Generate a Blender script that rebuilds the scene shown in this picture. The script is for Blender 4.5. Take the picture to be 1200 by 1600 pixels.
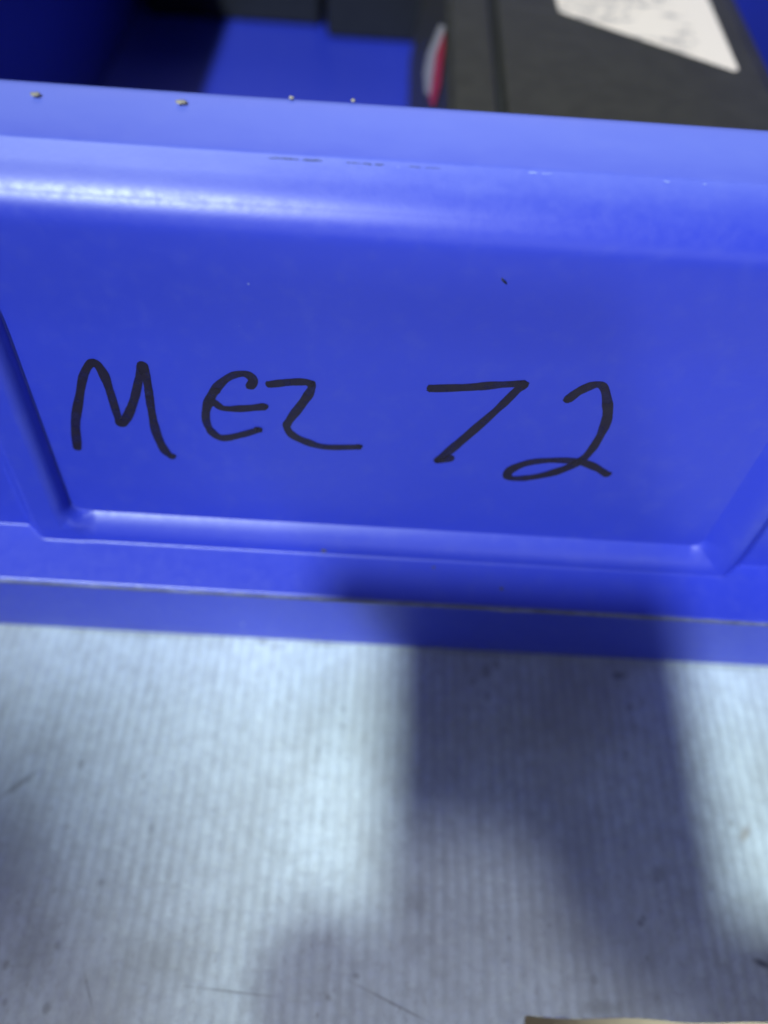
import bpy, bmesh, math, random
import numpy as np
from mathutils import Vector, Matrix, noise as mnoise

random.seed(7)
rng = np.random.default_rng(7)
for o in list(bpy.data.objects):
    bpy.data.objects.remove(o)
S = bpy.context.scene
COL = S.collection
MM = 0.001

# ------------------------------------------------------------------ camera
CAM_POS = Vector((0, -93.0, 183.7)) * MM
PITCH, YAW, ROLL = math.radians(54), math.radians(-1.9), math.radians(4.9)
Rz = Matrix.Rotation(YAW, 3, 'Z')
fw = Rz @ Vector((0, math.cos(PITCH), -math.sin(PITCH)))
up = Rz @ Vector((0, math.sin(PITCH), math.cos(PITCH)))
rt = Rz @ Vector((1, 0, 0))
r2 = rt * math.cos(ROLL) + up * math.sin(ROLL)
u2 = up * math.cos(ROLL) - rt * math.sin(ROLL)
cd = bpy.data.cameras.new('camera')
cam = bpy.data.objects.new('camera', cd)
COL.objects.link(cam)
M3 = Matrix((r2, u2, -fw)).transposed()
cam.matrix_world = Matrix.Translation(CAM_POS) @ M3.to_4x4()
cd.sensor_fit = 'VERTICAL'
cd.sensor_height = 34.675
cd.sensor_width = 26.0
cd.lens = 28.0
cd.clip_start = 0.004
cd.clip_end = 50
cd.dof.use_dof = True
cd.dof.focus_distance = 0.131
cd.dof.aperture_fstop = 28.0 / 3.6
S.camera = cam

# ------------------------------------------------------------------ light
S.view_settings.view_transform = 'Standard'
S.view_settings.look = 'None'
S.view_settings.exposure = 0.15
S.view_settings.gamma = 1.0
S.cycles.use_denoising = True
S.cycles.max_bounces = 8
S.cycles.sample_clamp_indirect = 4
W = bpy.data.worlds.new('World')
S.world = W
W.use_nodes = True
bg = W.node_tree.nodes['Background']
bg.inputs[0].default_value = (0.80, 0.86, 1.0, 1)
bg.inputs[1].default_value = 0.06

def lamp(name, d, target, dist, size, power, color):
    ld = bpy.data.lights.new(name, 'AREA')
    ld.shape = 'DISK'
    ld.size = size
    ld.energy = power
    ld.color = color
    o = bpy.data.objects.new(name, ld)
    COL.objects.link(o)
    d = Vector(d).normalized()
    o.location = Vector(target) + d * dist
    o.rotation_euler = d.to_track_quat('Z', 'Y').to_euler()
    return o
LA = (-0.40, -0.75, 1.0)
LB = (-0.40, -0.975, 1.0)
lamp('area_lamp', LA, (0, 0, 0), 2.2, 0.065, 50, (0.81, 0.975, 1.0))
lamp('area_lamp', LB, (0, 0, 0), 2.2, 0.055, 11.0, (0.93, 0.96, 1.0))
# broad soft fill lamps, added in front and behind to veil label face and rim
def fill_lamp(d, dist, w, h, power, color):
    o = lamp('area_lamp', d, (0, 0, 0.1), dist, 1.0, power, color)
    o.data.shape = 'RECTANGLE'
    o.data.size, o.data.size_y = w, h
fill_lamp((0.12, -1.0, 0.15), 3.0, 3.4, 0.9, 13.0, (0.86, 0.97, 1.0))
fill_lamp((-0.10, 0.56, 0.82), 3.0, 2.6, 1.1, 10.0, (1.0, 0.93, 0.95))

# ------------------------------------------------------------------ helpers
def tag(o, label=None, cat=None, group=None, kind=None):
    if label: o['label'] = label
    if cat: o['category'] = cat
    if group: o['group'] = group
    if kind: o['kind'] = kind
    return o

def empty(name, loc=(0, 0, 0)):
    o = bpy.data.objects.new(name, None)
    COL.objects.link(o)
    o.location = Vector(loc) * MM
    o.empty_display_size = 0.02
    return o

def link_mesh(name, me, mat, parent=None, smooth=True):
    me.materials.append(mat)
    if smooth:
        me.polygons.foreach_set('use_smooth', [True] * len(me.polygons))
    o = bpy.data.objects.new(name, me)
    COL.objects.link(o)
    if parent:
        o.parent = parent
        o.matrix_parent_inverse = Matrix.Identity(4)
        if parent.type == 'EMPTY' or True:
            o.location = -parent_world(parent)
    return o

def parent_world(p):
    v = Vector((0, 0, 0))
    while p is not None:
        v += p.location
        p = p.parent
    return v

def grid_mesh(name, P, mat, parent=None, flip=False):
    """P: (rows, cols, 3) array of mm points"""
    r, c, _ = P.shape
    idx = np.arange(r * c).reshape(r, c)
    a, b, d, e = idx[:-1, :-1].ravel(), idx[:-1, 1:].ravel(), idx[1:, 1:].ravel(), idx[1:, :-1].ravel()
    F = np.stack([a, e, d, b] if flip else [a, b, d, e], 1)
    me = bpy.data.meshes.new(name)
    me.vertices.add(r * c)
    me.vertices.foreach_set('co', (P.reshape(-1, 3) * MM).astype(np.float32).ravel())
    n = len(F)
    me.loops.add(n * 4)
    me.loops.foreach_set('vertex_index', F.astype(np.int32).ravel())
    me.polygons.add(n)
    me.polygons.foreach_set('loop_start', np.arange(0, n * 4, 4, dtype=np.int32))
    me.update(calc_edges=True)
    me.validate()
    return link_mesh(name, me, mat, parent)

def poly_mesh(name, V, F, mat, parent=None, smooth=False):
    me = bpy.data.meshes.new(name)
    me.from_pydata([tuple(np.array(v) * MM) for v in V], [], F)
    me.update()
    return link_mesh(name, me, mat, parent, smooth)

def hexa(name, bottom, top, mat, parent=None, bevel=1.0, seg=3, smooth=True):
    """solid between two quads (mm), edges bevelled"""
    bm = bmesh.new()
    vb = [bm.verts.new(Vector(p) * MM) for p in bottom]
    vt = [bm.verts.new(Vector(p) * MM) for p in top]
    bm.faces.new(vb[::-1]); bm.faces.new(vt)
    for i in range(4):
        j = (i + 1) % 4
        bm.faces.new((vb[i], vb[j], vt[j], vt[i]))
    bmesh.ops.recalc_face_normals(bm, faces=bm.faces)
    if bevel:
        bmesh.ops.bevel(bm, geom=list(bm.edges), offset=bevel * MM, segments=seg, profile=0.5, affect='EDGES')
    me = bpy.data.meshes.new(name)
    bm.to_mesh(me); bm.free()
    o = link_mesh(name, me, mat, parent, smooth)
    if smooth and bevel:
        m = o.modifiers.new('wn', 'WEIGHTED_NORMAL')
        m.keep_sharp = False
    return o

def box(name, x0, x1, y0, y1, z0, z1, mat, parent=None, bevel=1.0, seg=3):
    q = [(x0, y0), (x1, y0), (x1, y1), (x0, y1)]
    return hexa(name, [(x, y, z0) for x, y in q], [(x, y, z1) for x, y in q], mat, parent, bevel, seg)

class NT:
    def __init__(self, name):
        self.m = bpy.data.materials.new(name)
        self.m.use_nodes = True
        self.t = self.m.node_tree
        self.b = self.t.nodes['Principled BSDF']
        self.out = self.t.nodes['Material Output']
        self.pos = self.t.nodes.new('ShaderNodeNewGeometry').outputs['Position']
    def n(self, typ, **kw):
        x = self.t.nodes.new(typ)
        for k, v in kw.items():
            setattr(x, k, v)
        return x
    def l(self, a, b):
        self.t.links.new(a, b)
    def val(self, s, v):
        if hasattr(v, 'is_output') or isinstance(v, bpy.types.NodeSocket):
            self.l(v, s)
        else:
            s.default_value = v
    def math(self, op, a, b=0.0, c=None):
        x = self.n('ShaderNodeMath', operation=op)
        self.val(x.inputs[0], a); self.val(x.inputs[1], b)
        if c is not None: self.val(x.inputs[2], c)
        return x.outputs[0]
    def scaled(self, sx, sy, sz, src=None, rot=(0, 0, 0)):
        x = self.n('ShaderNodeMapping')
        self.l(src or self.pos, x.inputs[0])
        x.inputs['Scale'].default_value = (sx, sy, sz)
        x.inputs['Rotation'].default_value = rot
        return x.outputs[0]
    def noise(self, vec, scale=1.0, detail=3.0, rough=0.5, dist=0.0):
        x = self.n('ShaderNodeTexNoise')
        self.l(vec, x.inputs['Vector'])
        x.inputs['Scale'].default_value = scale
        x.inputs['Detail'].default_value = detail
        x.inputs['Roughness'].default_value = rough
        x.inputs['Distortion'].default_value = dist
        return x.outputs['Fac']
    def ramp(self, f, a, b, lo=0.0, hi=1.0):
        x = self.n('ShaderNodeMapRange', interpolation_type='SMOOTHSTEP')
        self.l(f, x.inputs[0])
        x.inputs[1].default_value = a; x.inputs[2].default_value = b
        x.inputs[3].default_value = lo; x.inputs[4].default_value = hi
        return x.outputs[0]
    def mix(self, f, a, b):
        x = self.n('ShaderNodeMix', data_type='RGBA')
        self.val(x.inputs[0], f)
        for s, v in ((x.inputs[6], a), (x.inputs[7], b)):
            if isinstance(v, tuple): s.default_value = (*v, 1) if len(v) == 3 else v
            else: self.l(v, s)
        return x.outputs[2]
    def bump(self, h, strength, dist):
        x = self.n('ShaderNodeBump')
        x.inputs['Strength'].default_value = strength
        x.inputs['Distance'].default_value = dist
        self.l(h, x.inputs['Height'])
        self.l(x.outputs[0], self.b.inputs['Normal'])
    def spot(self, x, y, rx, ry, rot=0.0, soft=1.0):
        """soft elliptic stain at a fixed place on the horizontal sheet (mm)"""
        sub = self.n('ShaderNodeVectorMath', operation='SUBTRACT')
        self.l(self.pos, sub.inputs[0]); sub.inputs[1].default_value = (x * MM, y * MM, 0)
        mp = self.n('ShaderNodeMapping', vector_type='TEXTURE')
        self.l(sub.outputs[0], mp.inputs[0])
        mp.inputs['Rotation'].default_value = (0, 0, rot)
        mp.inputs['Scale'].default_value = (rx * MM, ry * MM, 1)
        ln = self.n('ShaderNodeVectorMath', operation='LENGTH')
        self.l(mp.outputs[0], ln.inputs[0])
        wob = self.math('MULTIPLY_ADD', self.noise(self.scaled(900, 900, 900), 1, 2), 0.7, ln.outputs['Value'])
        return self.ramp(wob, 1.45, 1.45 - soft, 0, 1)

# ------------------------------------------------------------------ materials
def blue_plastic(name, base=(0.023, 0.042, 0.53), rough=0.40, bump=0.045, wear_sheen=0.45):
    k = NT(name)
    vs = k.n('ShaderNodeTexVoronoi'); k.l(k.scaled(150, 150, 150), vs.inputs['Vector']); vs.inputs['Scale'].default_value = 1.0
    gate = k.ramp(k.noise(k.scaled(95, 95, 95), 1, 2), 0.56, 0.70, 0.0, 0.06)
    speck = k.ramp(k.math('SUBTRACT', vs.outputs['Distance'], gate), 0.012, -0.012, 0, 0.45)
    dust = k.ramp(k.noise(k.scaled(260, 260, 260), 1, 4, 0.6), 0.45, 0.8, 0, 0.05)
    c = k.mix(dust, base, (0.25, 0.28, 0.5))
    c = k.mix(speck, c, (0.42, 0.46, 0.62))
    if wear_sheen:   # rim and lip: rubbed pale, with overhead sheen painted into the colour
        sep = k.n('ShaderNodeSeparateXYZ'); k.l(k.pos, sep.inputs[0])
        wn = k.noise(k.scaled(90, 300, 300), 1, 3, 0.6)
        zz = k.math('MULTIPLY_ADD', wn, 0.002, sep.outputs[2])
        c = k.mix(k.ramp(zz, 0.1170, 0.1250, 0, wear_sheen), c, (0.27, 0.33, 0.82))
    k.l(c, k.b.inputs['Base Color'])
    sm = k.noise(k.scaled(700, 700, 700), 1, 3, 0.6)
    k.l(k.ramp(sm, 0.3, 0.75, rough - 0.02, rough + 0.05), k.b.inputs['Roughness'])
    k.b.inputs['IOR'].default_value = 1.66
    k.b.inputs['Subsurface Weight'].default_value = 0.0
    fine = k.noise(k.scaled(2600, 1400, 2600), 1, 2, 0.6)
    wavy = k.noise(k.scaled(120, 160, 160), 1, 1, 0.5)
    h = k.math('MULTIPLY_ADD', wavy, 0.8, fine)
    k.bump(h, bump, 0.0002)
    return k.m
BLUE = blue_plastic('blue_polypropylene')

def simple(name, col, rough=0.5, bump=None, var=0.0, metal=0.0):
    k = NT(name)
    if var:
        f = k.ramp(k.noise(k.scaled(220, 220, 220), 1, 4, 0.6), 0.3, 0.75)
        k.l(k.mix(f, tuple(c * (1 - var) for c in col), tuple(min(1, c * (1 + var)) for c in col)), k.b.inputs['Base Color'])
    else:
        k.b.inputs['Base Color'].default_value = (*col, 1)
    k.b.inputs['Roughness'].default_value = rough
    k.b.inputs['Metallic'].default_value = metal
    if bump:
        k.bump(k.noise(k.scaled(bump[0], bump[0], bump[0]), 1, 3), bump[1], 0.0003)
    return k.m

def ink():
    k = NT('marker_ink')
    f = k.noise(k.scaled(900, 900, 900), 1, 3, 0.6)
    k.l(k.mix(f, (0.006, 0.004, 0.014), (0.016, 0.010, 0.034)), k.b.inputs['Base Color'])
    k.b.inputs['Roughness'].default_value = 0.42
    k.l(k.ramp(k.noise(k.scaled(260, 260, 260), 1, 4, 0.65), 0.30, 0.70, 0.76, 0.985), k.b.inputs['Alpha'])
    return k.m
INK = ink()

def sheet_material():
    k = NT('worn_white_sheet')
    # woven dashes: colour of the yarn follows columns, broken along the length
    big = k.noise(k.scaled(28, 20, 1), 1, 4, 0.6)
    mid = k.noise(k.scaled(330, 250, 1), 1, 4, 0.65)
    fine = k.noise(k.scaled(560, 380, 1), 1, 3, 0.6)
    c = k.mix(k.ramp(mid, 0.38, 0.70), (0.80, 0.89, 0.93), (0.67, 0.74, 0.765))
    c = k.mix(k.ramp(big, 0.42, 0.72, 0, 0.60), c, (0.52, 0.54, 0.53))
    c = k.mix(k.ramp(fine, 0.55, 0.78, 0, 0.50), c, (0.42, 0.44, 0.45))
    sep = k.n('ShaderNodeSeparateXYZ'); k.l(k.pos, sep.inputs[0])
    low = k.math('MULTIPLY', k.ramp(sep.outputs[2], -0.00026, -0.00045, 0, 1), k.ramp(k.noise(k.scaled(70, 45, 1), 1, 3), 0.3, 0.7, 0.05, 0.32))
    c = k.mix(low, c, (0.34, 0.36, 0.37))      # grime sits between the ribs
    vo = k.n('ShaderNodeTexVoronoi')
    k.l(k.scaled(78, 78, 1), vo.inputs['Vector']); vo.inputs['Scale'].default_value = 1.0
    sz = k.ramp(k.noise(k.scaled(60, 60, 1), 1, 2), 0.50, 0.75, 0.0, 0.085)
    d = k.math('SUBTRACT', vo.outputs['Distance'], sz)
    c = k.mix(k.ramp(d, 0.03, -0.03, 0, 0.6), c, (0.09, 0.10, 0.10))
    v2 = k.n('ShaderNodeTexVoronoi')
    k.l(k.scaled(210, 150, 1), v2.inputs['Vector']); v2.inputs['Scale'].default_value = 1.0
    d2 = k.math('SUBTRACT', v2.outputs['Distance'], k.ramp(k.noise(k.scaled(45, 38, 1), 1, 3, 0.6), 0.48, 0.78, 0.0, 0.34))
    c = k.mix(k.ramp(d2, 0.06, -0.06, 0, 0.38), c, (0.22, 0.23, 0.22))
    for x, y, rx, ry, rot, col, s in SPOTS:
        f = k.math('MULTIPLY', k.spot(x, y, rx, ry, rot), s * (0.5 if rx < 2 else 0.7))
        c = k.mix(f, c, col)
    k.l(c, k.b.inputs['Base Color'])
    k.b.inputs['Roughness'].default_value = 0.55
    k.bump(k.noise(k.scaled(1500, 700, 1), 1, 3), 0.25, 0.0002)
    return k.m
GREY = (0.10, 0.105, 0.11)
SPOTS = [  # x, y, rx, ry, rotation, colour, strength
    (63.5, -4.5, 2.6, 1.4, 0.2, (0.03, 0.03, 0.03), 0.8),
    (86.7, -40.6, 3.0, 1.3, 0.9, (0.30, 0.20, 0.10), 0.75),
    (84.6, -66.0, 2.6, 0.9, -0.35, (0.02, 0.02, 0.03), 0.95),
    (10.0, -75.8, 10.5, 0.35, -0.38, GREY, 0.7),
    (3.0, -71.5, 1.0, 0.8, 0, GREY, 0.9),
    (-2.0, -75.5, 0.9, 0.7, 0, GREY, 0.8),
    (-21.0, -75.2, 11, 0.35, -0.06, GREY, 0.6),
    (-48, -76, 5.0, 0.3, -1.1, GREY, 0.5),
    (-72, -38, 6.0, 0.9, 0.75, (0.16, 0.17, 0.17), 0.7),
    (-60, -33, 1.0, 1.5, 0, GREY, 0.7),
    (-46, -35, 0.9, 1.5, 0, GREY, 0.5),
    (-42, -46, 0.9, 1.6, 0, GREY, 0.6),
    (-25, -22, 0.7, 3.4, 0.0, (0.2, 0.21, 0.21), 0.6),
    (-49, -14, 0.8, 3.4, -0.15, (0.2, 0.21, 0.21), 0.6),
    (-3.0, -17, 1.0, 1.3, 0, (0.16, 0.17, 0.17), 0.6),
    (-2.6, -21, 1.0, 1.0, 0, (0.16, 0.17, 0.17), 0.6),
    (-8, -27, 0.8, 1.7, 0, (0.2, 0.21, 0.21), 0.6),
    (-50, -57, 1.0, 1.0, 0, (0.16, 0.17, 0.17), 0.7),
    (-35, -57, 1.4, 1.2, 0, (0.2, 0.2, 0.2), 0.6),
    (66, -50, 2.2, 2.2, 0, (0.16, 0.16, 0.16), 0.5),
    (-60, -70, 6, 9, 0, (0.26, 0.27, 0.25), 0.45),
    (51, -75, 6, 2.0, 0, (0.22, 0.22, 0.18), 0.5),
    (-20, -2, 3, 0.8, 0, (0.2, 0.2, 0.2), 0.5),
    (15, -58, 4.5, 4.0, 0, (0.30, 0.31, 0.31), 0.4),
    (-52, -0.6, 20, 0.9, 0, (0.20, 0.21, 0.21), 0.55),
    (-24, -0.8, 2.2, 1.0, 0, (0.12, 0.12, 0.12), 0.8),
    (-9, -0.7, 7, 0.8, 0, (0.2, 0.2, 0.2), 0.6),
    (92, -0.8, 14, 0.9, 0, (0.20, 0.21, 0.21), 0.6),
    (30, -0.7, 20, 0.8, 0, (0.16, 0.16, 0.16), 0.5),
    (-68, -52, 9, 16, 0.3, (0.36, 0.37, 0.36), 0.45),
    (-36, -70, 14, 7, 0.2, (0.38, 0.39, 0.37), 0.4),
]
SHEET = sheet_material()
WOOD_TAN = simple('pale_wood', (0.95, 0.73, 0.52), 0.6, (300, 0.2), 0.12)
SHELF_GREY = simple('grey_painted_board', (0.30, 0.31, 0.32), 0.55, (400, 0.1), 0.1)
BLACK = simple('charcoal_plastic', (0.037, 0.034, 0.027), 0.50, (1500, 0.12), 0.15)
BLACK2 = simple('matt_black_plastic', (0.012, 0.013, 0.016), 0.5, (1200, 0.1), 0.15)
GAP = simple('dark_groove', (0.008, 0.008, 0.008), 0.8, (800, 0.1), 0.1)
RED = simple('red_print', (0.52, 0.035, 0.04), 0.5, None, 0.1)
CRUMB = simple('tan_grit', (0.38, 0.33, 0.27), 0.85, (3000, 0.5), 0.2)
CRUMB2 = simple('dark_grit', (0.10, 0.09, 0.05), 0.85, (3000, 0.5), 0.2)
SCUFF = simple('black_rub_mark', (0.05, 0.065, 0.20), 0.6, (2500, 0.3), 0.4)
SEAM = simple('whitened_mould_flash', (0.12, 0.13, 0.30), 0.55, (1800, 0.4), 0.35)
NICK = simple('whitened_nick', (0.26, 0.32, 0.70), 0.5, None)
SKIN = simple('skin', (0.46, 0.27, 0.19), 0.5, (900, 0.2), 0.1)
CLOTH = simple('grey_jacket_cloth', (0.35, 0.36, 0.38), 0.9, (1200, 0.4), 0.15)
GLASS = simple('black_phone_glass', (0.01, 0.01, 0.012), 0.15, None)

def paper_material():
    k = NT('printed_white_label')
    # soft rows of grey print, too blurred in the photograph to read
    sep = k.n('ShaderNodeSeparateXYZ'); k.l(k.pos, sep.inputs[0])
    line = k.math('SINE', k.math('MULTIPLY', sep.outputs[1], 2 * math.pi / 0.0052))
    words = k.ramp(k.noise(k.scaled(230, 190, 1), 1, 3, 0.7), 0.42, 0.52)
    block = k.ramp(k.noise(k.scaled(38, 70, 1), 1, 1, 0.5), 0.44, 0.52)
    ink = k.math('MULTIPLY', k.math('MULTIPLY', k.ramp(line, -0.1, 0.3), words), block)
    edge = k.ramp(sep.outputs[0], 0.0835, 0.0815)
    c = k.mix(k.math('MULTIPLY', k.math('MULTIPLY', ink, edge), 0.75), (0.95, 0.80, 0.69), (0.27, 0.24, 0.24))
    k.l(c, k.b.inputs['Base Color'])
    k.b.inputs['Roughness'].default_value = 0.5
    return k.m
PAPER = paper_material()
WHITE = simple('white_sticker', (0.50, 0.46, 0.44), 0.5, None, 0.06)

# ------------------------------------------------------------------ the sheet and the shelf
def build_sheet():
    xs = np.concatenate([np.linspace(-420, -132, 25), np.arange(-130, 130.01, 0.42), np.linspace(132, 420, 25)])
    ys = np.concatenate([np.arange(-102, 14.01, 0.45), np.linspace(16, 420, 40)])
    X, Y = np.meshgrid(xs, ys)
    pitch = 2.6
    wob = 0.10 * np.sin(Y / 23.0 + X / 40.0) + 0.05 * np.sin(Y / 6.1 + X / 9.0)
    ph = (X + wob) / pitch
    col = np.floor(ph)
    rib = np.cos(2 * np.pi * (ph - col - 0.5)) * 0.5 + 0.5          # raised yarn
    # staggered float lengths along every yarn
    h1 = np.mod(np.sin(col * 12.9898) * 43758.5453, 1.0)
    L = 3.4 + 2.0 * np.mod(np.sin(col * 78.233) * 12543.123, 1.0)
    v = (Y / L + h1)
    fl = np.clip(np.abs(np.mod(v, 1.0) - 0.5) * 2, 0, 1)
    hop = 1 - 0.60 * np.clip((fl - 0.72) / 0.25, 0, 1) ** 2
    hv = np.mod(np.sin(col * 3.17 + np.floor(v) * 7.77) * 9631.7, 1.0)
    Z = 0.22 * rib ** 0.8 * hop * (0.50 + 0.60 * hv)
    Z += 0.03 * np.sin(X / 31 + 1.0) * np.sin(Y / 27)
    fade = np.clip((132 - np.abs(X)) / 2, 0, 1) * np.clip((16 - Y) / 2, 0, 1)
    Z = Z * fade - 0.45
    P = np.stack([X, Y, Z], -1)
    # the sheet ends at y = -77.3 to the right of x = 35 (a notch); keep the rows there by clamping
    notch = np.clip((X - 34.0) / 1.6, 0, 1)
    edge = -77.0 + 0.25 * np.sin(X / 4.0) + 0.012 * (X - 35)
    P[..., 1] = np.where(P[..., 1] < edge, P[..., 1] * (1 - notch) + edge * notch, P[..., 1])
    o = grid_mesh('shelf_sheet', P, SHEET)
    tag(o, 'worn white woven sheet with fine ribs covering the shelf under the blue bin', 'sheet', kind='structure')
    V = [(-420, -102, -1.5), (34, -102, -1.5), (36, -68.5, -1.5), (420, -66, -1.5), (420, 420, -1.5), (-420, 420, -1.5)]
    n = len(V)
    V2 = V + [(x, y, -20) for x, y, z in V]
    F = [tuple(range(n)), tuple(range(2 * n - 1, n - 1, -1))] + [(i, i + n, (i + 1) % n + n, (i + 1) % n) for i in range(n)]
    sh = poly_mesh('shelf', V2, F, SHELF_GREY)
    tag(sh, 'grey shelf board under the worn white sheet', 'shelf', kind='structure')
    lo = box('lower_board', -200, 420, -500, 200, -322, -300, WOOD_TAN, None, 2)
    tag(lo, 'pale tan board showing past the front edge of the sheet', 'board', kind='structure')
    fl = box('floor', -3000, 3000, -3500, 2500, -910, -890, simple('concrete', (0.70, 0.72, 0.71), 0.7, (30, 0.2), 0.15), None, 0)
    tag(fl, 'grey concrete floor below the shelving', 'floor', kind='structure')
build_sheet()

# ------------------------------------------------------------------ the blue bin
LEAN = math.radians(4)
UU = np.array([0, math.sin(LEAN), math.cos(LEAN)])
NN = np.array([0, -math.cos(LEAN), math.sin(LEAN)])
Q0 = np.array([0, 4.0, 87.4])
XL, XR = -117.0, 123.0        # outer faces of the side walls

def sstep(x):
    x = np.clip(x, 0, 1)
    return x * x * (3 - 2 * x)
def smin(a, b, k):
    h = np.clip(0.5 + 0.5 * (b - a) / k, 0, 1)
    return b * (1 - h) + a * h - k * h * (1 - h)
def smax(a, b, k):
    return -smin(-a, -b, k)

def rib_dist(x, t):
    """signed distance (mm) to the edge of the label recess, negative inside"""
    def hp(px, pt, dx, dt):       # half-plane with outward normal (dx,dt)
        l = math.hypot(dx, dt)
        return ((x - px) * dx + (t - pt) * dt) / l
    dl = hp(-58.4, -38.9, -1, 0.0)
    dr = hp(67.2, -38.9, 1, -0.045)
    db = hp(3.5, -38.9, 0.0, -1)
    r = 2.6
    def rnd(a, b):
        A, B = np.maximum(a + r, 0), np.maximum(b + r, 0)
        rd = np.hypot(A, B) - r + np.minimum(np.maximum(a + r, b + r), 0)
        w = 0.85 * sstep(rd / 4.0)          # tight inner corner, squarer outer corner
        return rd * (1 - w) + np.maximum(a, b) * w
    return np.maximum(rnd(dl, db), rnd(dr, db))

def front_height(x, t):
    d = rib_dist(x, t)
    # flat face in a raised frame with a rounded shoulder
    q = np.clip(1 - np.maximum(d, 0) / 2.6, 0, 1)
    v = np.clip(d, 0, 6.0)
    slope = 1.08 * v - 0.09 * v * v                      # bottom and right: a curved bevel
    wl = sstep((x + 58.4) / 5.0)                        # left: a steeper, rounder shoulder
    front = (3.4 * np.sqrt(np.clip(1 - q * q, 0, 1)) * (1 - wl) + slope * wl) * (d > 0) - 0.03 * np.clip(d, 0, 9)
    n = np.maximum(front, 0) * (1 - 0.80 * sstep((d - 6.2) / 4.0))
    flange = np.where(d > 1.5, 11.0 - (t + 47.7) * 2.6, -4.0)
    n = np.where(t < -36, smax(n, np.clip(flange, -4, 14), 0.6), n)
    # lip: a rounded bend at t = 27.5, then a flat bevel up to the crease
    u = np.clip((t - 24.0) / 7.3, 0, 1)
    drop = 1.05 * (7.3 * (u ** 3 - 0.5 * u ** 4) + np.maximum(t - 31.3, 0))
    lip = LIP * sstep((t - 4.0) / 22.0) - drop
    keep = sstep((32 - t) / 12)
    n = np.where(t > 4, np.maximum(n * keep - lip, 0) * keep + lip, n)
    return n
LIP = 1.5
T_LOW, T_TOP = -47.7, 33.95

def build_front(parent):
    # columns and rows crowd where the shoulder of the frame turns (a cosine spacing resolves its round)
    turn = 2.6 * (1 - np.cos(np.linspace(0, math.pi / 2, 26)))
    xs = np.concatenate([np.arange(XL, -61.1, 0.3), (-58.4 - turn)[::-1], np.arange(-58.3, 67.1, 0.25), 67.2 + turn, np.linspace(70.0, XR, 180)])
    ts = np.concatenate([np.arange(T_LOW, -41.6, 0.08), (-38.9 - turn)[::-1], np.arange(-38.8, 24.0, 0.33), np.linspace(24.0, T_TOP, 90)])
    X, T = np.meshgrid(xs, ts)
    # the right side of the frame leans a little: let the columns lean with it
    X = X + 0.045 * (T + 38.9) * sstep((X - 10) / 45) * sstep((XR - X) / 45)
    H = front_height(X, T)
    mid = np.zeros(X.shape + (3,))
    mid[..., 0] = X
    mid += Q0 + T[..., None] * UU + H[..., None] * NN
    rows = []
    def row(y, z, j=0.0):
        R = np.zeros((len(xs), 3)); R[:, 0] = xs; R[:, 1] = y; R[:, 2] = z
        return R
    e = Q0 + T_LOW * UU + front_height(np.array([0.0]), np.array([T_LOW]))[0] * NN    # flange edge
    ey, ez = e[1], e[2]
    low = [(0.0, 0.0), (-0.3, 1.0), (-0.5, 6), (-0.7, 20), (-0.9, 33), (-1.3, 36.2), (-2.4, 37.8), (-4.5, 38.4),
           (ey + 2.5, ez - 2.1), (ey + 0.7, ez - 2.0), (ey - 0.35, ez - 1.7), (ey - 0.55, ez - 1.0), (ey - 0.45, ez - 0.35)]
    for y, z in low: rows.append(row(y, z))
    lowA = np.array(rows)
    rows = []
    t0 = mid[-1]
    a = 0.9
    for y, z in [(12.0, 121.1), (13, 121.46), (14, 121.82), (16, 122.53), (18, 123.25), (19.3, 123.7), (20.1, 123.9), (20.7, 123.6), (20.9, 122.9),
                 (20.6, 120), (19, 116), (15, 111), (10, 105), (7.8, 98), (6.8, 80), (6.2, 50), (5.5, 14.0)]:
        rows.append(row(y, z))
    P = np.concatenate([lowA, mid, np.array(rows)], 0)
    # mild moulding unevenness
    P[..., 2] += 0.10 * np.sin(P[..., 0] / 23.0) * np.clip(P[..., 2] / 60, 0, 1)
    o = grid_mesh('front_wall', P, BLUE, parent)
    return o

def ribbon(pts, w, n, seed, taper=True):
    """flat pen stroke on the label face; pts are (x, up-the-face) in mm"""
    pts = [np.array(p, float) for p in pts]
    # Catmull-Rom resample
    out = []
    P = [2 * pts[0] - pts[1]] + pts + [2 * pts[-1] - pts[-2]]
    for i in range(1, len(P) - 2):
        for q in np.linspace(0, 1, 7, endpoint=False):
            a, b, c, d = P[i - 1], P[i], P[i + 1], P[i + 2]
            out.append(0.5 * (2 * b + (c - a) * q + (2 * a - 5 * b + 4 * c - d) * q * q + (3 * b - a - 3 * c + d) * q ** 3))
    out.append(pts[-1])
    return np.array(out)

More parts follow.
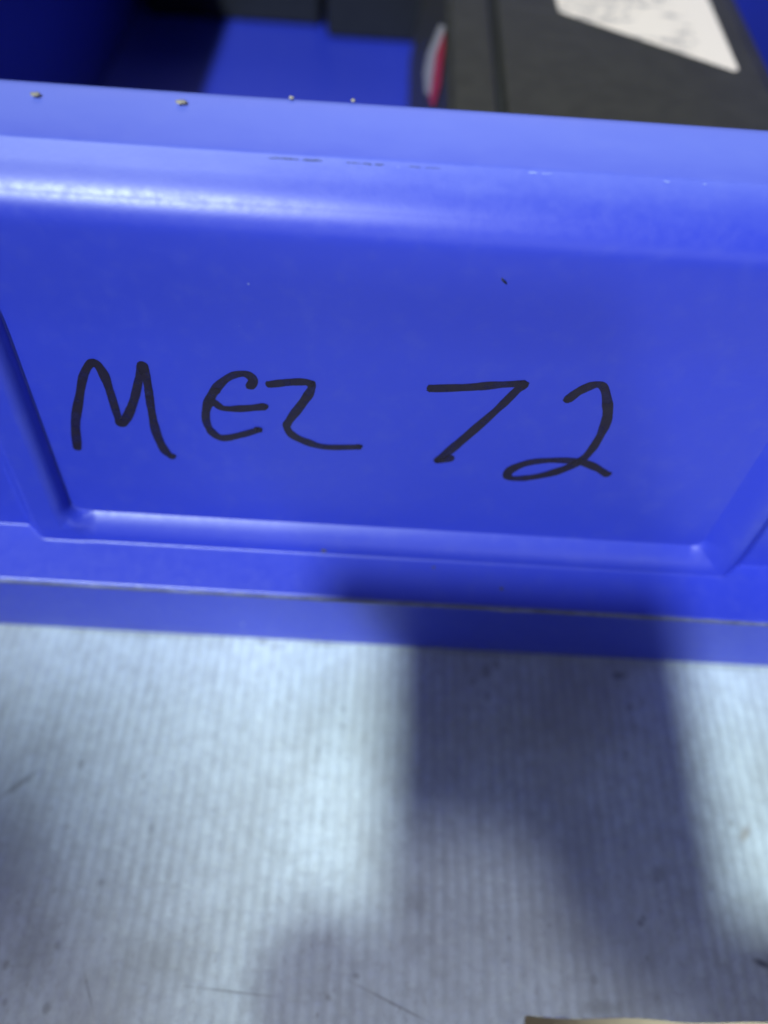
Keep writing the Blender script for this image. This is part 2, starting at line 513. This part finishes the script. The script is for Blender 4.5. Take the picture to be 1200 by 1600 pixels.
def stroke_mesh(name, strokes, w, parent, lift=0.05):
    r = random.Random(hash(name) % 1000 + len(strokes))
    V, F = [], []
    for si, pts in enumerate(strokes):
        c = ribbon(pts, w, 0, si)
        tan = np.gradient(c, axis=0)
        tan /= np.maximum(np.linalg.norm(tan, axis=1, keepdims=True), 1e-6)
        nor = np.stack([-tan[:, 1], tan[:, 0]], 1)
        n = len(c)
        base = len(V)
        for i in range(n):
            ww = w * (0.5 + 0.05 * math.sin(i * 0.23 + si * 2) + 0.035 * math.sin(i * 0.71) + 0.02 * r.uniform(-1, 1))
            # a chisel-worn nib writes a touch broader downwards
            ww *= 1.0 + 0.10 * abs(tan[i, 1])
            for s in (-1, -0.5, 0, 0.5, 1):
                p = c[i] + nor[i] * ww * s
                x, t = p
                h = lift + 0.012 * si + i * 0.0007
                V.append(Q0 + np.array([x, 0, 0]) + UU * t + NN * (h + front_height(np.array([x]), np.array([t]))[0]))
        for i in range(n - 1):
            for s in range(4):
                a = base + i * 5 + s
                F.append((a, a + 1, a + 6, a + 5))
        # round caps
        for i, sg in ((0, -1), (n - 1, 1)):
            ww = w * 0.5
            cen = len(V)
            for kk in range(9):
                an = -math.pi / 2 + math.pi * kk / 8
                rr = ww * (1 + 0.08 * r.uniform(-1, 1))
                p = c[i] + nor[i] * rr * math.sin(an) + tan[i] * sg * rr * math.cos(an) * 0.75
                x, t = p
                V.append(Q0 + np.array([x, 0, 0]) + UU * t + NN * (lift + 0.012 * si + i * 0.0007 + front_height(np.array([x]), np.array([t]))[0]))
            F.append(tuple(range(cen, cen + 9)) if sg > 0 else tuple(range(cen + 8, cen - 1, -1)))
    return poly_mesh(name, V, F, INK, parent)

LET_M = [[(-53.33, -21.21), (-52.11, -14.61), (-50.15, -8.8), (-48.13, -3.33), (-46.12, -0.59), (-44.96, -2.25), (-44.54, -6.18), (-44.38, -11.67), (-44.1, -14.25), (-42.64, -12.37), (-40.65, -8.02), (-38.99, -3.14), (-37.95, -0.19)], [(-38.0, -0.3), (-37.85, -4.58), (-38.16, -10.03), (-38.2, -15.79), (-37.4, -20.26), (-36.26, -21.94)]]
LET_E = [[(-20.73, -3.82), (-20.14, -2.17), (-21.37, -1.03), (-23.64, -1.63), (-25.93, -3.82), (-27.62, -6.73), (-28.77, -10.02), (-28.91, -12.97), (-28.03, -15.24), (-26.41, -16.22), (-23.38, -15.25), (-19.86, -13.61)], [(-28.0, -8.1), (-27.2, -7.7), (-25.72, -9.0), (-22.39, -8.79), (-18.56, -8.03)]]
LET_Z = [[(-17.6, -3.02), (-14.11, -2.23), (-11.34, -1.99), (-10.5, -2.57), (-10.95, -4.43), (-12.66, -7.69), (-14.41, -10.79), (-14.99, -12.5), (-14.05, -14.45), (-11.63, -15.92), (-8.19, -16.93), (-2.25, -16.42)]]
DIG_7 = [[(9.05, -1.74), (15.2, -0.96), (20.17, -0.0), (24.2, 0.6)], [(24.3, 0.6), (23.16, -1.15), (20.98, -5.05), (17.55, -10.45), (14.34, -15.32), (11.95, -18.74)], [(11.9, -18.7), (13.4, -18.4), (14.4, -17.7)]]
DIG_2 = [[(31.93, -2.41), (33.47, -0.31), (35.62, 1.25), (37.18, 0.9), (38.61, -2.25), (39.51, -5.72), (39.46, -9.68), (38.64, -14.04), (37.16, -16.97), (34.02, -19.62), (29.9, -21.54), (26.27, -22.21), (25.1, -21.27), (25.82, -19.59), (28.62, -17.71), (32.89, -16.76), (37.35, -16.79), (40.39, -17.87), (43.16, -19.68)]]

def pool(*pts):
    return [[(x - 0.12, t), (x + 0.05, t + 0.08), (x + 0.14, t - 0.05)] for x, t in pts]
LET_M += pool((-53.3, -20.9), (-46.2, -0.7), (-37.95, -0.6), (-44.0, -14.0), (-36.3, -21.8))
LET_E += pool((-27.6, -7.9), (-26.6, -5.2), (-18.7, -8.0), (-20.1, -13.6), (-20.8, -3.6))
LET_Z += pool((-17.5, -3.0), (-2.4, -16.4), (-10.7, -2.3))
DIG_7 += pool((9.2, -1.7), (12.1, -18.5), (24.2, 0.4))
DIG_2 += pool((32.0, -2.3), (43.1, -19.6), (37.2, -16.9))

def build_bin():
    root = empty('storage_bin', (3, 150, 0))
    tag(root, "blue plastic storage bin with 'MEZ 72' handwritten in black marker on its front", 'storage bin')
    build_front(root)
    # side walls: quads in plan, tops rising to the back
    for nm, xo, xi in (('side_wall', XL, XL + 2.6), ('side_wall', XR - 2.6, XR)):
        x0, x1 = min(xo, xi), max(xo, xi)
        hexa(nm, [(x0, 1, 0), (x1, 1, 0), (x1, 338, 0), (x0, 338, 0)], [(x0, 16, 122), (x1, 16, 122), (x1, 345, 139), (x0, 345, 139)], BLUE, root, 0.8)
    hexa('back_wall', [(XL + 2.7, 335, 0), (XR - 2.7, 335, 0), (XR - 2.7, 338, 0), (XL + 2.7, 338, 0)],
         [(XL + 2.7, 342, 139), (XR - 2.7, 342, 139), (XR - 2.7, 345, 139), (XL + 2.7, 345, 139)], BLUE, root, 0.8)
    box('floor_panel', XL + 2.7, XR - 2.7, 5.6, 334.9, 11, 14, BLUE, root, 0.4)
    for s in (LET_M, LET_E, LET_Z):
        stroke_mesh('letter', s, 1.42, root)
    for s in (DIG_7, DIG_2):
        stroke_mesh('digit', s, 1.52, root)
    # whitened flash along the mould line of the flange
    xs = np.linspace(XL + 0.5, XR - 0.5, 700)
    e = Q0 + T_LOW * UU + front_height(np.array([0.0]), np.array([T_LOW]))[0] * NN
    rg = np.array([mnoise.noise(Vector((x * 0.35, 0, 0))) * 0.16 + mnoise.noise(Vector((x * 1.7, 3, 0))) * 0.07 for x in xs])
    tear = np.exp(-((xs - 29) / 2.0) ** 2) * 0.45 + np.exp(-((xs + 8) / 1.5) ** 2) * 0.25
    zz = 0.10 * np.sin(xs / 23.0)
    R = []
    for dy, dz, kz in ((0.0, -0.25, 0.2), (-0.62, -0.32, 1.0), (-0.80, -0.75, 0.8), (-0.72, -1.25, -0.6), (-0.2, -1.5, -0.8)):
        A = np.zeros((len(xs), 3)); A[:, 0] = xs; A[:, 1] = e[1] + dy - tear * 0.4 * (dy < -0.5); A[:, 2] = e[2] + dz + rg * kz + tear * kz * 0.5 + zz
        R.append(A)
    grid_mesh('mould_flash', np.array(R), SEAM, root, flip=True)
    # dark rub marks on the crease of the lip
    for x0, x1, wid in ((-16.4, -12.0, 0.34), (-11.7, -8.9, 0.44), (-5.8, -3.6, 0.24), (-3.5, -2.2, 0.36), (-1.9, -0.6, 0.42), (2.7, 4.5, 0.22), (4.9, 7.2, 0.12)):
        n = 26
        V, F = [], []
        for i in range(n):
            q = i / (n - 1)
            x = x0 + (x1 - x0) * q
            ww = wid * 0.62 * (math.sin(math.pi * q) ** 0.5) * (0.6 + 0.5 * mnoise.noise(Vector((x * 2.3, 1, 5)))) + 0.02
            cy = 0.10 * mnoise.noise(Vector((x * 1.1, 9, 2)))
            for s in (-1, 1):
                t = T_TOP - 0.4 + cy + s * ww * 0.5
                V.append(Q0 + np.array([x, 0, 0]) + UU * t + NN * (front_height(np.array([x]), np.array([t]))[0] + 0.08) + np.array([0, 0, 0.10 * math.sin(x / 23)]))
        F = [(2 * i, 2 * i + 1, 2 * i + 3, 2 * i + 2) for i in range(n - 1)]
        poly_mesh('rub_mark', V, F, SCUFF, root)
    for x0, x1, wid in ((19.0, 20.4, 0.17), (20.8, 22.4, 0.09), (37.6, 38.5, 0.14), (43.0, 43.5, 0.13)):
        V = []
        for i in range(12):
            q = i / 11
            x = x0 + (x1 - x0) * q
            ww = wid * math.sin(math.pi * q) ** 0.6 * (0.7 + 0.5 * mnoise.noise(Vector((x * 3.1, 4, 5)))) + 0.02
            for sg in (-1, 1):
                t = T_TOP - 0.25 + 0.12 * mnoise.noise(Vector((x * 2, 1, 1))) + sg * ww * 0.5
                V.append(Q0 + np.array([x, 0, 0]) + UU * t + NN * (front_height(np.array([x]), np.array([t]))[0] + 0.08) + np.array([0, 0, 0.10 * math.sin(x / 23)]))
        poly_mesh('nick', V, [(2 * i, 2 * i + 1, 2 * i + 3, 2 * i + 2) for i in range(11)], NICK, root)
    return root
BIN = build_bin()

# ------------------------------------------------------------------ what lies in the bin
def build_case():
    root = empty('equipment_case', (57, 140, 14))
    tag(root, 'charcoal plastic device with a white printed label on its top, lying in the blue bin', 'device')
    y0, y1 = 42, 262
    zt, zb = 80, 14.05
    # lid is split from the body's edge strip by a groove at x = 27
    hexa('body', [(6, y0, zb), (104, y0, zb), (104, y1, zb), (6, y1, zb)], [(14, y0, zt - 1.5), (101.5, y0, zt - 1.5), (101.5, y1, zt - 1.5), (14, y1, zt - 1.5)], BLACK, root, 2.0, 4)
    hexa('edge_strip', [(14.6, y0 + 1, zt - 3), (26.0, y0 + 1, zt - 3), (26.0, y1 - 1, zt - 3), (14.6, y1 - 1, zt - 3)],
         [(15.2, y0 + 1, zt), (26.0, y0 + 1, zt), (26.0, y1 - 1, zt), (15.2, y1 - 1, zt)], BLACK, root, 1.2)
    hexa('lid', [(28.2, y0 + 1, zt - 3), (101.0, y0 + 1, zt - 3), (101.0, y1 - 1, zt - 3), (28.2, y1 - 1, zt - 3)],
         [(28.2, y0 + 1, zt), (97.0, y0 + 1, zt), (97.0, y1 - 1, zt), (28.2, y1 - 1, zt)], BLACK, root, 1.2)
    box('groove', 25.6, 28.6, y0 + 2, y1 - 2, zt - 3.2, zt - 1.2, GAP, root, 0)
    poly_mesh('label', [(45.5, 160.5, zt + .12), (46.8, 159.2, zt + .12), (89.6, 132.2, zt + .12), (90.9, 133.2, zt + .12), (91.0, 212, zt + .12), (45.2, 212, zt + .12)], [(0, 1, 2, 3, 4, 5)], PAPER, root)
    # sticker on the leaning left side face
    def side(y, z, off=0.15):
        x = 14 - (80 - z) * 8.0 / 66.0
        return (x - off, y, z)
    st = poly_mesh('sticker', [side(y, z) for y, z in ((133.5, 66.5), (166, 51.5), (184, 49), (186, 54), (168, 71), (153, 77.2), (150, 76))], [tuple(range(7))], WHITE, root)
    poly_mesh('red_print', [side(y, z, 0.35) for y, z in ((130.5, 72), (134.0, 63.5), (150, 58), (160, 66), (150, 77.4), (141, 77.6))], [tuple(range(6))], RED, root)
    return root
build_case()

for x0, x1, y0, y1, z1, lab in ((-108, -32.5, 289, 330, 96, 'left one of the two black boxes at the back of the blue bin'),
                                (-30, 42, 279.5, 330, 92, 'right one of the two black boxes, beside the charcoal device in the bin')):
    r = empty('black_box', ((x0 + x1) / 2, (y0 + y1) / 2, 14.05))
    tag(r, lab, 'box', 'black boxes at the back of the bin')
    box('case', x0, x1, y0, y1, 14.05, z1, BLACK2, r, 2.5)
    box('cover', x0 + 1, x1 - 1, y0 + 1, y1 - 1, z1 + 0.05, z1 + 5, BLACK2, r, 1.5)

# ------------------------------------------------------------------ grit
def crumb(p, size, mat, label, seed, name='grit_crumb'):
    bm = bmesh.new()
    bmesh.ops.create_icosphere(bm, subdivisions=2, radius=1.0)
    for v in bm.verts:
        q = 1 + 0.45 * mnoise.noise(v.co * 1.6 + Vector((seed * 3.1, 0, 0))) + 0.2 * mnoise.noise(v.co * 4 + Vector((seed, 5, 0)))
        v.co = Vector((v.co.x * size[0], v.co.y * size[1], v.co.z * size[2])) * q * MM
    me = bpy.data.meshes.new(name)
    bm.to_mesh(me); bm.free()
    o = link_mesh(name, me, mat)
    o.location = Vector(p) * MM
    tag(o, label, 'crumb', 'grit lying on the bin')
    return o
def on_front(x, t):
    return Q0 + np.array([x, 0, 0]) + UU * t + NN * front_height(np.array([x]), np.array([t]))[0]
crumb((-48.6, 17.55, 123.50), (0.75, 0.5, 0.12), CRUMB, 'flat tan crumb at the far left end of the bin rim', 1)
crumb((-28.8, 17.94, 123.61), (0.8, 0.55, 0.14), CRUMB, 'largest tan crumb on the bin rim', 2)
crumb((-13.9, 19.92, 124.18), (0.36, 0.3, 0.2), CRUMB, "left one of the two small tan crumbs on the rim's back edge", 3)
crumb((-5.4, 20.15, 124.25), (0.32, 0.3, 0.22), CRUMB, "right one of the two small tan crumbs on the rim's back edge", 4)
crumb(on_front(-8.4, -43.7), (0.55, 0.4, 0.3), CRUMB2, 'yellowish speck in the groove below the letter Z', 5)
crumb(on_front(13.9, -45.2), (0.3, 0.3, 0.3), CRUMB2, 'dark speck on the lower flange below the digit 7', 6)
crumb(on_front(27.7, -46.5), (0.35, 0.35, 0.3), CRUMB2, 'dark speck at the flange edge below the digit 2', 7)
crumb(on_front(17.5, 20.6), (0.66, 0.34, 0.2), BLACK2, 'black speck on the label face above the digit 7', 8, 'black_speck').rotation_euler = (0, 0.7, 0)

# ------------------------------------------------------------------ the photographer: stands behind the camera and shades the shelf
def skin_obj(name, verts, edges, radii, mat, parent, root=0, sub=2):
    me = bpy.data.meshes.new(name)
    me.from_pydata([tuple(np.array(v) * MM) for v in verts], edges, [])
    o = link_mesh(name, me, mat, parent, False)
    m = o.modifiers.new('skin', 'SKIN')
    m.use_smooth_shade = True
    sv = me.skin_vertices[0].data
    for i, r in enumerate(radii):
        rr = r if isinstance(r, tuple) else (r, r)
        sv[i].radius = (rr[0] * MM, rr[1] * MM)
    sv[root].use_root = True
    s = o.modifiers.new('sub', 'SUBSURF')
    s.levels = s.render_levels = sub
    return o

def build_person():
    root = empty('person', (-250, -720, -900))
    tag(root, 'person in a light grey jacket leaning over the shelf, phone in right hand', 'person')
    # jacket: torso and sleeves in one surface
    V = [(-390, -770, -120), (-390, -775, 80), (-388, -770, 300), (-380, -765, 480), (-345, -755, 580),
         (-210, -715, 520), (-40, -645, 475), (120, -540, 405), (95, -440, 345), (28, -355, 284),
         (-540, -745, 490), (-610, -750, 270), (-620, -690, 30)]
    E = [(0, 1), (1, 2), (2, 3), (3, 4), (3, 5), (5, 6), (6, 7), (7, 8), (8, 9), (3, 10), (10, 11), (11, 12)]
    R = [(170, 120), (165, 115), (170, 115), (150, 100), (62, 60), 72, 62, 54, 50, 43, 72, 58, 46]
    skin_obj('jacket', V, E, R, CLOTH, root)
    DARK = simple('dark_trousers', (0.25, 0.26, 0.28), 0.9)
    for sx in (-480, -300):
        skin_obj('trouser_leg', [(sx, -760, -95), (sx, -757, -300), (sx, -735, -560), (sx, -755, -890)], [(0, 1), (1, 2), (2, 3)], [(92, 100), 88, 66, 55], DARK, root)
    skin_obj('head', [(-348, -755, 575), (-372, -738, 665), (-389, -701, 735), (-395, -693, 800)], [(0, 1), (1, 2), (2, 3)],
             [50, 54, (82, 92), (76, 86)], SKIN, root)
    bm = bmesh.new()
    bmesh.ops.create_icosphere(bm, subdivisions=4, radius=1.0)
    for v in bm.verts:
        q = 1 + 0.05 * mnoise.noise(v.co * 3.5) + 0.03 * mnoise.noise(v.co * 11)
        v.co = Vector((-399 + 88 * v.co.x * q, -715 + 99 * v.co.y * q, 800 + 72 * v.co.z * q)) * MM
    me = bpy.data.meshes.new('hair')
    bm.to_mesh(me); bm.free()
    link_mesh('hair', me, simple('brown_hair', (0.05, 0.03, 0.02), 0.7), root)
    # hand: palm under the phone, fingers round its far edge, thumb along the near edge
    V = [(32, -358, 284), (-14, -332, 288), (-54, -306, 292)]
    E = [(0, 1), (1, 2)]
    R = [29, (37, 19), (39, 16)]
    tips = [[(-84, -252, 300), (-98, -249, 303), (-104, -246, 305)], [(-88, -275, 300), (-99, -273, 303), (-106, -270, 305)],
            [(-88, -292, 298), (-120, -288, 302), (-132, -287, 314)], [(-82, -318, 298), (-118, -308, 302), (-137, -306, 312)]]
    for tp in tips:
        b = len(V)
        V += tp
        E += [(2, b), (b, b + 1), (b + 1, b + 2)]
        R += [9.5, 9, 8]
    b = len(V)
    V += [(-46, -318, 300), (-55, -304, 318), (-65, -290, 327)]
    E += [(1, b), (b, b + 1), (b + 1, b + 2)]
    R += [13, 11, 8.5]
    skin_obj('hand', V, E, R, SKIN, root, 0)
    ph = empty('phone', (-88, -281, 316))
    tag(ph, "black phone held in the person's right hand above the shelf", 'phone')
    box('casing', -120, -61, -341, -216, 312, 320, GLASS, ph, 3.0, 4)
    box('screen', -117.5, -63.5, -335, -222, 320.05, 320.6, GLASS, ph, 0.2, 1)
build_person()
